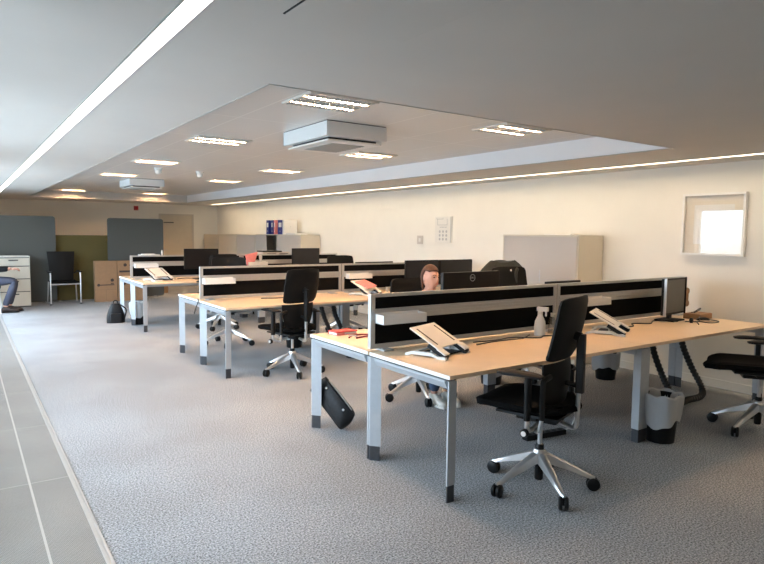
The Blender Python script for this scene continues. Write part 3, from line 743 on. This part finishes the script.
# handbag leaning on the near row's rear leg
o = thing('handbag', 'black leather handbag leaning against the left leg of the near desk', 'handbag', (2.35, 4.10, 0), R(-60))
tilt = Matrix.Translation((-.03, .0, .143)) @ Matrix.Rotation(R(-6), 4, 'X') @ Matrix.Rotation(R(43), 4, 'Y')
rings = []
for t in range(11):
    v = t/10; hx = .205+.012*math.sin(math.pi*v)-.012*v; hy = .050-.026*v+.012*math.sin(math.pi*v)
    rings.append([Vector((hx*math.copysign(abs(math.cos(a))**.4, math.cos(a)), hy*math.copysign(abs(math.sin(a))**.7, math.sin(a))+.008*math.sin(3*a+4*v), .16*v)) for a in [2*math.pi*k/36 for k in range(36)]])
def put(b):
    for v in b.bm.verts: v.co = tilt @ v.co
    return b
put(MB().loft(rings)).build('bag_body', 'leather', o, True)
put(MB().tube([(-.15, 0, .162), (0, 0, .166), (.15, 0, .162)], .005, 6, 6)).build('zip', 'alu', o, True)
put(MB().slab(lambda u, v: ((u-.5)*.30, -.048+.012*v, .02+.09*v), 8, 6, .008)).build('front_pocket', 'leather', o, True)
for x_ in (-.11, .11): put(MB().lathe([(.009, -.052), (.009, -.044)], 12, (x_, 0, .13), 'y')).build('stud', 'chrome', o)

# backpack by the far row
o = thing('backpack', 'black backpack standing on the floor at the farthest desk row', 'backpack', (2.07, 10.76, 0), R(-10)); o.scale = (.74, .74, .80)
rings = []
for t in range(12):
    v = t/11; hx = .19*(1-.55*v**2.2); hy = .12*(1-.5*v**2)
    rings.append([Vector((hx*math.copysign(abs(math.cos(a))**.7, math.cos(a))*(1+.04*math.sin(4*a+5*v)), hy*math.copysign(abs(math.sin(a))**.8, math.sin(a)), .40*v)) for a in [2*math.pi*k/30 for k in range(30)]])
MB().loft(rings).build('pack_body', 'leather', o, True)
MB().box(-.11, .11, -.16, -.09, .03, .20, .02).build('front_pocket', 'leather', o)
MB().tube([(-.05, 0, .39), (-.03, 0, .45), (.03, 0, .45), (.05, 0, .39)], .012, 8, 5).tube([(.10, .08, .36), (.22, .12, .25), (.18, .12, .06)], .015, 8, 5).build('strap', 'leather', o, True)

# ------------------------------------------------------------------ cupboards along right wall
def cupboard(y0, y1, label, split, open_=None, h=1.50, dep=.45, sidem='tan', doorm='steel'):
    xf = XR-.016-dep; o = thing('cupboard', label, 'cupboard', (xf, y0, 0), 0, 'low sliding door cupboards along the right wall'); L = y1-y0
    b = MB(); b.box(0, dep, 0, .018, .05, h).box(0, dep, L-.018, L, .05, h).box(0, dep, .018, L-.018, h-.02, h).box(0, dep, .018, L-.018, .05, .07).box(dep-.012, dep, .018, L-.018, .07, h-.02)
    b.box(.03, dep-.02, .02, L-.02, 0, .05)
    b.box(.03, dep-.012, .018, L-.018, .75, .768)
    b.build('carcass', sidem, o)
    if open_:
        a, c_ = open_
        MB().box(-.002, .014, .018, a, .07, h-.022).build('sliding_door', doorm, o)
        MB().box(-.002, .014, c_, L-.018, .07, h-.022).build('sliding_door', doorm, o)
        MB().box(.06, .40, a+.02, c_-.02, .77, .95, .01).box(.05, .36, a+.05, c_-.1, .95, 1.05, .01).build('shelf_contents', 'blackf', o)
        MB().box(dep-.02, dep-.014, a-.1, c_+.1, .77, h-.03).build('dark_lining', 'gpanel', o)
    else:
        MB().box(.004, .016, split-.03, L-.018, .07, h-.022).build('sliding_door', doorm, o)
        MB().box(-.012, .0, .018, split, .07, h-.022).build('sliding_door', doorm, o)
        MB().box(-.016, -.012, split-.055, split-.04, .95, 1.10).build('door_handle', 'alu', o)
    return o
cupboard(4.49, 5.68, 'grey sliding door cupboard standing alone on the right wall', .60, h=1.53)
cupboard(11.45, 13.82, 'open cupboard with dark contents, nearest of the far row', 1, (1.19, 1.75), h=1.475)
cupboard(13.84, 15.06, 'grey cupboard in the middle of the far row', .60, h=1.46)
cupboard(15.08, 16.38, 'beige cupboard second from the corner of the far row', .62, h=1.45, doorm='tan')
cupboard(16.40, 17.62, 'beige cupboard in the corner at the end of the far row', .62, h=1.44, doorm='tan')
tag(MB().box(5.95, 6.14, 4.7, 5.1, 1.53, 1.545, .003).build('paper_sheaf', 'paper'), 'thin sheaf of papers on top of the lone grey cupboard', 'papers')
# binders on the open cupboard
xf = XR-.016-.45; zc = 1.475
for k, (yy, wd, mm, lab) in enumerate(((12.30, .075, 'paper', 'cream sided lever arch file at the near end of the binders'), (12.38, .24, 'blue', 'wide dark blue lever arch file beside the cream one'), (12.76, .07, 'pink', 'slim pale pink file between two blue binders'), (12.88, .09, 'blue', 'dark blue lever arch file, third from the near end'), (13.10, .14, 'blue', 'dark blue file standing at the far end of the binders'))):
    o = thing('lever_arch_file', lab, 'binder', (xf+.02, yy, zc))
    hh = .32
    MB().box(0, .32, 0, .004, 0, hh).box(0, .32, wd-.004, wd, 0, hh).box(0, .004, .004, wd-.004, 0, hh).build('cover', 'paper' if k == 0 else mm, o)
    MB().box(.01, .30, .006, wd-.006, .004, hh-.02).build('pages', 'paper', o)
    MB().lathe([(.012, -.001), (.012, .0)], 12, (-.001, wd/2, .07), 'x').box(-.002, 0, wd*.2, wd*.8, .16, .26).build('spine_label', 'paper', o)
    if k == 0: MB().lathe([(.008, -.003), (.008, -.0005)], 10, (.16, 0, .17), 'y').build('rivet', 'vent', o)
tag(MB().box(xf+.02, xf+.30, 11.75, 12.2, zc, zc+.03, .004).build('document_wallet', 'white'), 'flat white wallet lying on the cupboard beside the binders', 'folder')

# ------------------------------------------------------------------ far end: screens, boxes, chair, pedestal
def felt(x0, x1, y, z1, m, label, z0=.06):
    o = thing('partition_panel', label, 'partition', ((x0+x1)/2, y, 0), 0, 'felt partition panels at the far end'); w = (x1-x0)/2
    b = MB(); r_ = .05; pts = []
    for cx_, cz_, a0 in ((w-r_, z1-r_, 0), (-w+r_, z1-r_, 90), (-w+r_, z0+r_, 180), (w-r_, z0+r_, 270)):
        for k in range(6): a = R(a0+18*k); pts.append((cx_+r_*math.cos(a), cz_+r_*math.sin(a)))
    b.loft([[(x, yy, z_) for x, z_ in pts] for yy in (-.025, .025)]); b.build('panel', m, o)
    f = MB()
    for s in (-1, 1): f.box(s*(w-.2)-.03, s*(w-.2)+.03, -.025, .025, .012, z0+.01); f.box(s*(w-.2)-.03, s*(w-.2)+.03, -.20, .20, 0, .012)
    f.build('foot', 'alu', o)
felt(.05, 1.64, 14.50, 1.80, 'gpanel', 'tall grey felt partition panel at the left edge', .0125)
felt(1.50, 2.75, 14.62, 1.41, 'opanel', 'olive green felt partition panel behind the visitor chair', .0125)
felt(2.64, 3.82, 14.40, 1.79, 'gpanel', 'grey felt partition panel standing behind the cardboard boxes', .04)
def carton(x0, x1, y, z1, label, rz=0):
    o = thing('cardboard_box', label, 'cardboard box', (x0, y, 0), rz, 'brown cardboard boxes'); w = x1-x0
    MB().box(0, w, 0, .16, 0, z1, .004).build('box_body', 'card', o)
    MB().box(0, w, -.001, .0, z1*.30-.002, z1*.30).box(w*.5-.001, w*.5+.001, -.001, 0, 0, z1*.3).build('flap_seam', 'print', o)
    return o
a = carton(2.30, 2.735, 14.0, .87, 'left brown cardboard box with black printed marks')
MB().lathe([(.035, -.003), (.035, -.0005)], 14, (.34, 0, .46), 'y').box(.31, .37, -.003, -.0005, .38, .40).lathe([(.03, -.003), (.03, -.0005)], 12, (.07, 0, .36), 'y').box(.10, .38, -.003, -.0005, .35, .37).build('printed_mark', 'print', a)
a = carton(2.745, 3.30, 14.0, .87, 'right brown cardboard box beside the farthest desk')
MB().lathe([(.035, -.003), (.035, -.0005)], 14, (.16, 0, .78), 'y').lathe([(.035, -.003), (.035, -.0005)], 14, (.28, 0, .77), 'y').box(.04, .42, -.003, -.0005, .62, .66).lathe([(.05, -.003), (.05, -.0005)], 14, (.12, 0, .39), 'y').build('printed_mark', 'print', a)
o = thing('storage_crate', 'dark brown box on the floor beyond the farthest desk row', 'box', (4.05, 15.5, 0), 0)
MB().box(-.14, .12, -.15, .15, 0, .28, .006).build('crate_body', 'wood', o); MB().box(-.142, -.04, -.152, -.148, 0, .28).build('end_panel', 'blackp', o)

# pedestal
o = thing('drawer_pedestal', 'beige drawer cabinet in front of the grey partition', 'drawer cabinet', (.84, 14.02, 0), 0)
MB().box(-.32, .25, -.25, .26, .02, .98).build('carcass', 'foot', o)
MB().box(-.33, .26, -.27, .26, .98, 1.0).build('top_panel', 'offwhite', o)
for k, (za, zb_) in enumerate(((.03, .30), (.315, .55), (.565, .80), (.815, .965))):
    dr = MB().box(-.318, .248, -.272, -.25, za, zb_, .003).build('drawer', 'tan', o)
    MB().box(-.10, .06, -.282, -.272, zb_-.05, zb_-.03).build('drawer_handle', 'foot', dr)
for xs in (.25, -.328): MB().box(xs, xs+.008, -.26, .26, .02, .98).build('side_panel', 'tan', o)

# visitor chair (faces local -Y)
o = thing('visitor_chair', 'black visitor chair with silver legs before the olive panel', 'chair', (1.72, 14.05, 0), R(2))
hw = .275
for s in (-1, 1):
    MB().tube([(s*hw, -.22, 0.015), (s*hw, -.22, .60), (s*hw, -.20, .66)], .014, 10).build('front_leg', 'chrome', o, True)
    MB().tube([(s*hw, .24, .015), (s*(hw-.02), .19, .45)], .013, 10).build('rear_leg', 'chrome', o, True)
    MB().box(s*hw-.028, s*hw+.028, -.24, .12, .655, .68, .008).tube([(s*hw, .10, .66), (s*(hw-.04), .21, .62)], .012, 8).build('armrest', 'blackp', o)
    MB().lathe([(.02, 0), (.02, .03)], 12, (s*hw, -.22, 0)).build('foot_cap', 'foot', o)
MB().slab(lambda u, v: ((u-.5)*.49, -.235+v*.45, .455-.02*math.sin(math.pi*v)+.01*(2*u-1)**2), 10, 10, .055).build('seat', 'blackf', o, True)
MB().box(-hw, hw, -.20, -.18, .405, .43).build('seat_rail', 'chrome', o)
MB().slab(lambda u, v: ((u-.5)*(.42+.10*v), .20+.10*v-.03*math.sin(math.pi*u), .47+.60*v), 12, 14, .03).build('backrest', 'mesh', o, True)

# ------------------------------------------------------------------ people
def skin_mesh(verts, edges, rads, root=0, sub=2):
    me = bpy.data.meshes.new('tmp'); me.from_pydata([Vector(v) for v in verts], edges, []); ob = bpy.data.objects.new('tmp', me); COL.objects.link(ob)
    ob.modifiers.new('Skin', 'SKIN')
    if not me.skin_vertices: me.attributes
    sv = me.skin_vertices[0].data
    for i, r_ in enumerate(rads): sv[i].radius = r_ if isinstance(r_, tuple) else (r_, r_)
    sv[root].use_root = True
    md = ob.modifiers.new('Sub', 'SUBSURF'); md.levels = sub; md.render_levels = sub
    bpy.context.view_layer.update()
    out = bpy.data.meshes.new_from_object(ob.evaluated_get(bpy.context.evaluated_depsgraph_get()))
    bpy.data.objects.remove(ob); return out

def chain(pts_r):
    V = [p for p, r_ in pts_r]; Rr = [r_ for p, r_ in pts_r]; E_ = [(i, i+1) for i in range(len(V)-1)]; return V, E_, Rr

def finger_chains(wrist, fwd, side, up, curl=.35, sc=1.0):
    """palm + five fingers as points; returns list of chains"""
    out = []; w = Vector(wrist); f = Vector(fwd).normalized(); s = Vector(side).normalized(); u = Vector(up).normalized()
    for off, ln in ((-.030, .070), (-.010, .080), (.010, .075), (.029, .058)):
        base = w+f*.085*sc+s*off*sc; pts = [(w+f*.02+s*off*.6, .012), (base, .0095)]
        a = 0
        for k, L_ in enumerate((.42, .32, .26)):
            a += curl; d = f*math.cos(a)-u*math.sin(a); base = base+d*ln*L_*sc; pts.append((base, .0085-.0012*k))
        out.append(pts)
    t0 = w+f*.025-s*.03; t1 = w+f*.05-s*.055-u*.008; t2 = w+f*.078-s*.062-u*.02
    out.append([(w+f*.01, .013), (t0, .013), (t1, .010), (t2, .008)])
    return out

def person(name, label, loc, rz, shirt, trouser, shoe_m, head_turn=0, hair=True, lean=0, cross=False):
    """seated, faces local -Y, hip height .56; origin on the floor under the hips"""
    o = thing(name, label, 'person', loc, rz)
    hip = Vector((0, 0, .60)); ch_ = Vector((0, -.03+lean, .98)); nk = Vector((0, -.045+lean, 1.09)); hd = Vector((0, -.07+lean, 1.215))
    # geometry of limbs
    J = {}
    for s in (-1, 1):
        J[s] = dict(h=Vector((s*.10, -.02, .575)), k=Vector((s*.11, -.44, .575)), a=Vector((s*.10, -.36 if s > 0 else -.46, .10)), t=Vector((s*.11, -.55, .035)),
                    sh=Vector((s*.175, -.03+lean, 1.03)), el=Vector((s*.235, -.12+lean, .79)), wr=Vector((s*.15, -.38+lean, .795)))
        J[s]['a'] = Vector((s*.075, -.30, .09)) if not cross else Vector((s*.09, -.46, .09))
    if cross: J[-1]['a'] = Vector((-.12, -.27, .09)); J[1]['a'] = Vector((.10, -.33, .09))
    V = [hip, Vector((0, -.01, .74)), Vector((0, -.02+lean*.5, .88)), ch_, nk, Vector((0, -.055+lean, 1.14))]; E_ = [(0, 1), (1, 2), (2, 3), (3, 4), (4, 5)]
    Rr = [(.14, .10), (.12, .09), (.135, .095), (.13, .09), .055, .05]
    for s in (-1, 1):
        j = J[s]; b0 = len(V)
        V += [j['h'], j['k'], j['k'].lerp(j['a'], .3), j['a']]; Rr += [.082, .055, .052, .036]; E_ += [(0, b0), (b0, b0+1), (b0+1, b0+2), (b0+2, b0+3)]
        b1 = len(V)
        V += [j['sh'], j['el'], j['wr']]; Rr += [.05, .036, .026]; E_ += [(3, b1), (b1, b1+1), (b1+1, b1+2)]
    me = skin_mesh(V, E_, Rr)
    bm = bmesh.new(); bm.from_mesh(me)
    # feet
    tmp = MB(); 
    for s in (-1, 1):
        j = J[s]; f = Vector((0, -1, 0))
        tmp.tube([j['a']+Vector((0, .02, -.03)), j['a']+Vector((0, -.08, -.05)), j['a']+Vector((0, -.16, -.065))], lambda t: .038-.012*t, 10, 4)
        dirn = (j['wr']-j['el']).normalized()
        for c_ in finger_chains(j['wr'], dirn, Vector((s, 0, 0)), Vector((0, 0, 1))): tmp.tube([p for p, r_ in c_], lambda t, c_=c_: c_[min(len(c_)-1, int(t*(len(c_)-1)+.5))][1], 8)
        tmp.ell(j['wr']+dirn*.05, .036, .045, .016, 12)
    # head
    g = bmesh.ops.create_icosphere(tmp.bm, subdivisions=4, radius=1)
    for v in g['verts']:
        x, y, z = v.co
        X = x*.074*(1-.22*max(0, -z)**1.3); Y = y*.094+.006; Z = z*.118
        if y < 0 and z < -.15: Y += -.012*(-z)  # chin forward
        fx = abs(x)
        nose = math.exp(-((x/.16)**2))*math.exp(-(((z+.10)/.22)**2))*(1 if y < 0 else 0); Y -= .026*nose
        sock = (math.exp(-(((fx-.42)/.17)**2))*math.exp(-(((z-.06)/.12)**2)))*(1 if y < 0 else 0); Y += .012*sock
        brow = math.exp(-(((z-.24)/.10)**2))*(1 if y < 0 and fx < .7 else 0); Y -= .004*brow
        mouth = math.exp(-((x/.3)**2))*math.exp(-(((z+.48)/.07)**2))*(1 if y < 0 else 0); Y -= .006*mouth
        v.co = Matrix.Translation(hd) @ Matrix.Rotation(head_turn, 4, 'Z') @ Vector((X, Y, Z))
    H = Matrix.Translation(hd) @ Matrix.Rotation(head_turn, 4, 'Z')
    for s in (-1, 1): 
        g = bmesh.ops.create_uvsphere(tmp.bm, u_segments=12, v_segments=8, radius=1)
        for v in g['verts']: v.co = H @ Vector((s*.074+v.co.x*.010, .012+v.co.y*.02, -.005+v.co.z*.032))
    tm = bpy.data.meshes.new('t'); tmp.bm.to_mesh(tm); tmp.bm.free(); bm.from_mesh(tm)
    me2 = bpy.data.meshes.new('body'); bm.to_mesh(me2); bm.free()
    me2.materials.clear(); me2.materials.append(M['skin'])
    bo = bpy.data.objects.new('body', me2); COL.objects.link(bo); bo.parent = o
    rm = bo.modifiers.new('Fuse', 'REMESH'); rm.mode = 'VOXEL'; rm.voxel_size = .0065; rm.use_smooth_shade = True
    # face details
    for s in (-1, 1):
        b = MB().ell(H @ Vector((s*.030, -.083, .008)), .011, .007, .006, 12); b.build('eye', 'eye', o, True)
        MB().tube([H @ Vector((s*.014, -.092, .027)), H @ Vector((s*.03, -.092, .033)), H @ Vector((s*.046, -.083, .028))], .0035, 6, 3).build('eyebrow', 'hair', o, True)
    MB().tube([H @ Vector((-.022, -.094, -.056)), H @ Vector((0, -.102, -.056)), H @ Vector((.022, -.094, -.056))], .0045, 6, 3, flat=.8).build('mouth', 'lip', o, True)
    # hair cap
    b = MB(); g = bmesh.ops.create_icosphere(b.bm, subdivisions=4, radius=1)
    kill = []
    for v in g['verts']:
        x, y, z = v.co; ok = (z > .42 or y > .12-.25*z) 
        v.co = H @ Vector((x*.088, y*.106+.012, z*.128+.008-(.05 if z < -.3 else 0)*(1))); 
        if not ok or z < -.75: kill.append(v)
    bmesh.ops.delete(b.bm, geom=kill, context='VERTS'); ho = b.build('hair', 'hair', o, True); sm = ho.modifiers.new('Thick', 'SOLIDIFY'); sm.thickness = .016; sm.offset = -1
    # clothes
    V = [hip+Vector((0, 0, .02)), Vector((0, -.01, .74)), Vector((0, -.02+lean*.5, .88)), ch_, nk+Vector((0, .008, -.012))]; E_ = [(0, 1), (1, 2), (2, 3), (3, 4)]
    Rr = [(.165, .125), (.148, .112), (.16, .118), (.152, .108), .062]
    for s in (-1, 1):
        j = J[s]; b1 = len(V); V += [j['sh'], j['el'], j['wr'].lerp(j['el'], .12)]; Rr += [.068, .052, .040]; E_ += [(3, b1), (b1, b1+1), (b1+1, b1+2)]
    me = skin_mesh(V, E_, Rr); me.materials.clear(); me.materials.append(M[shirt])
    for p in me.polygons: p.use_smooth = True
    jo = bpy.data.objects.new('jacket', me); COL.objects.link(jo); jo.parent = o
    V = [hip+Vector((0, 0, .0))]; Rr = [(.155, .115)]; E_ = []
    for s in (-1, 1):
        j = J[s]; b0 = len(V); V += [j['h'], j['k'], j['k'].lerp(j['a'], .35), j['a']+Vector((0, 0, .03))]; Rr += [.096, .070, .066, .056]; E_ += [(0, b0), (b0, b0+1), (b0+1, b0+2), (b0+2, b0+3)]
    me = skin_mesh(V, E_, Rr); me.materials.clear(); me.materials.append(M[trouser])
    for p in me.polygons: p.use_smooth = True
    jo = bpy.data.objects.new('trousers', me); COL.objects.link(jo); jo.parent = o
    for s in (-1, 1):
        a = J[s]['a']; zb = a.z-.085; b = MB(); rings = []
        for yy, w_, h_ in ((.055, .026, .050), (.045, .036, .085), (.0, .040, .105), (-.06, .042, .085), (-.12, .047, .062), (-.17, .046, .052), (-.205, .034, .042), (-.22, .015, .030)):
            rings.append([Vector((a.x+w_*math.copysign(abs(math.cos(t))**.8, math.cos(t)), a.y+yy, zb+.012+h_/2+h_/2*math.copysign(abs(math.sin(t))**.8, math.sin(t)))) for t in [2*math.pi*k/20 for k in range(20)]])
        b.loft(rings); so = b.build('shoe', shoe_m, o, True)
        b = MB(); b.loft([[Vector((a.x+(p.x-a.x)*1.06, p.y, zz)) for p in pr] for zz, pr in ((0, 0),)], cap=False) if False else None
        pr = [(-.045, .058), (-.05, .0), (-.052, -.12), (-.045, -.19), (-.02, -.228), (.02, -.228), (.045, -.19), (.052, -.12), (.05, 0), (.045, .058)]
        MB().prism([(a.x+x_, a.y+y_) for x_, y_ in pr], zb, zb+.02).build('sole', 'sneaker' if shoe_m == 'sneaker' else 'blackp', so)
        if shoe_m == 'sneaker':
            b = MB()
            for k in range(4): b.tube([(a.x-.018, a.y-.045-.025*k, zb+.104-.010*k), (a.x+.018, a.y-.055-.025*k, zb+.104-.010*k)], .003, 5)
            b.build('lace', 'alu', so)
    return o
person('person', 'person in dark jacket and white sneakers seated behind the near divider', (3.58, 4.44, 0), R(-10), 'jacket', 'denim', 'sneaker', R(12)).scale = (.93, .93, .925)
person('person', 'person in slate trousers and dark shoes cut off by the left edge', (.36, 13.12, 0), R(84), 'jacket', 'gtrous', 'shoe', 0, cross=True)
o = thing('stool', 'white framed chair under the person at the left edge', 'chair', (.34, 13.12, 0), R(84))
MB().box(-.22, .22, -.22, .22, .43, .48, .015).build('seat', 'blackf', o)
MB().slab(lambda u, v: ((u-.5)*.42, .24+.06*v, .52+.40*v), 8, 8, .025).build('backrest', 'mesh', o, True)
for sx in (-1, 1):
    for sy in (-1, 1): MB().tube([(sx*.19, sy*.19, .43), (sx*.21, sy*.23, .0)], .013, 8).build('leg', 'white', o)
    MB().box(sx*.19-.01, sx*.19+.01, .20, .26, .43, .60).build('back_support', 'white', o)

# ------------------------------------------------------------------ light
W = bpy.data.worlds.new('daylight'); S.world = W; W.use_nodes = True; nt = W.node_tree
bg = nt.nodes['Background']; L = nt.links.new
tc = nt.nodes.new('ShaderNodeTexCoord'); sx = nt.nodes.new('ShaderNodeSeparateXYZ'); rp = nt.nodes.new('ShaderNodeValToRGB')
mr = nt.nodes.new('ShaderNodeMapRange'); mr.inputs['From Min'].default_value = -1
L(tc.outputs['Generated'], sx.inputs[0]); L(sx.outputs['Z'], mr.inputs['Value']); L(mr.outputs[0], rp.inputs['Fac']); L(rp.outputs['Color'], bg.inputs['Color'])
e = rp.color_ramp.elements      # pale ground and facades below the horizon, overcast sky above
e[0].position = 0; e[0].color = (.22, .27, .31, 1); e[1].position = 1; e[1].color = (.66, .83, 1, 1)
a_ = e.new(.49); a_.color = (.24, .29, .33, 1); a_ = e.new(.54); a_.color = (.55, .70, .85, 1)
bg.inputs['Strength'].default_value = 18.5
for i, (a, b) in enumerate(wins):   # daylight portals in the window openings: guide sampling only
    ld = bpy.data.lights.new('window_portal', 'AREA'); ld.shape = 'RECTANGLE'; ld.size = wz1-wz0; ld.size_y = b-a; ld.cycles.is_portal = True
    lo = bpy.data.objects.new('window_portal', ld); COL.objects.link(lo); lo.location = (XL-.21, (a+b)/2, (wz0+wz1)/2); lo.rotation_euler = (0, R(-90), 0)

# ------------------------------------------------------------------ camera
cd = bpy.data.cameras.new('camera'); cam = bpy.data.objects.new('camera', cd); COL.objects.link(cam); S.camera = cam
cd.sensor_width = 36; cd.sensor_fit = 'HORIZONTAL'; cd.lens = 610/764*36; cd.clip_start = .02
yaw, pitch, roll = R(34.6036), R(4.58454), R(.6585)
f = Vector((math.sin(yaw)*math.cos(pitch), math.cos(yaw)*math.cos(pitch), -math.sin(pitch))); r_ = Vector((math.cos(yaw), -math.sin(yaw), 0)); u = r_.cross(f)
r2 = r_*math.cos(roll)+u*math.sin(roll); u2 = -r_*math.sin(roll)+u*math.cos(roll)
mtx = Matrix((r2, u2, -f)).transposed().to_4x4(); mtx.translation = (0, 0, 1.53); cam.matrix_world = mtx
S.view_settings.view_transform = 'Standard'; S.view_settings.look = 'None'; S.view_settings.gamma = 1; S.view_settings.exposure = 0
S.view_settings.use_curve_mapping = False
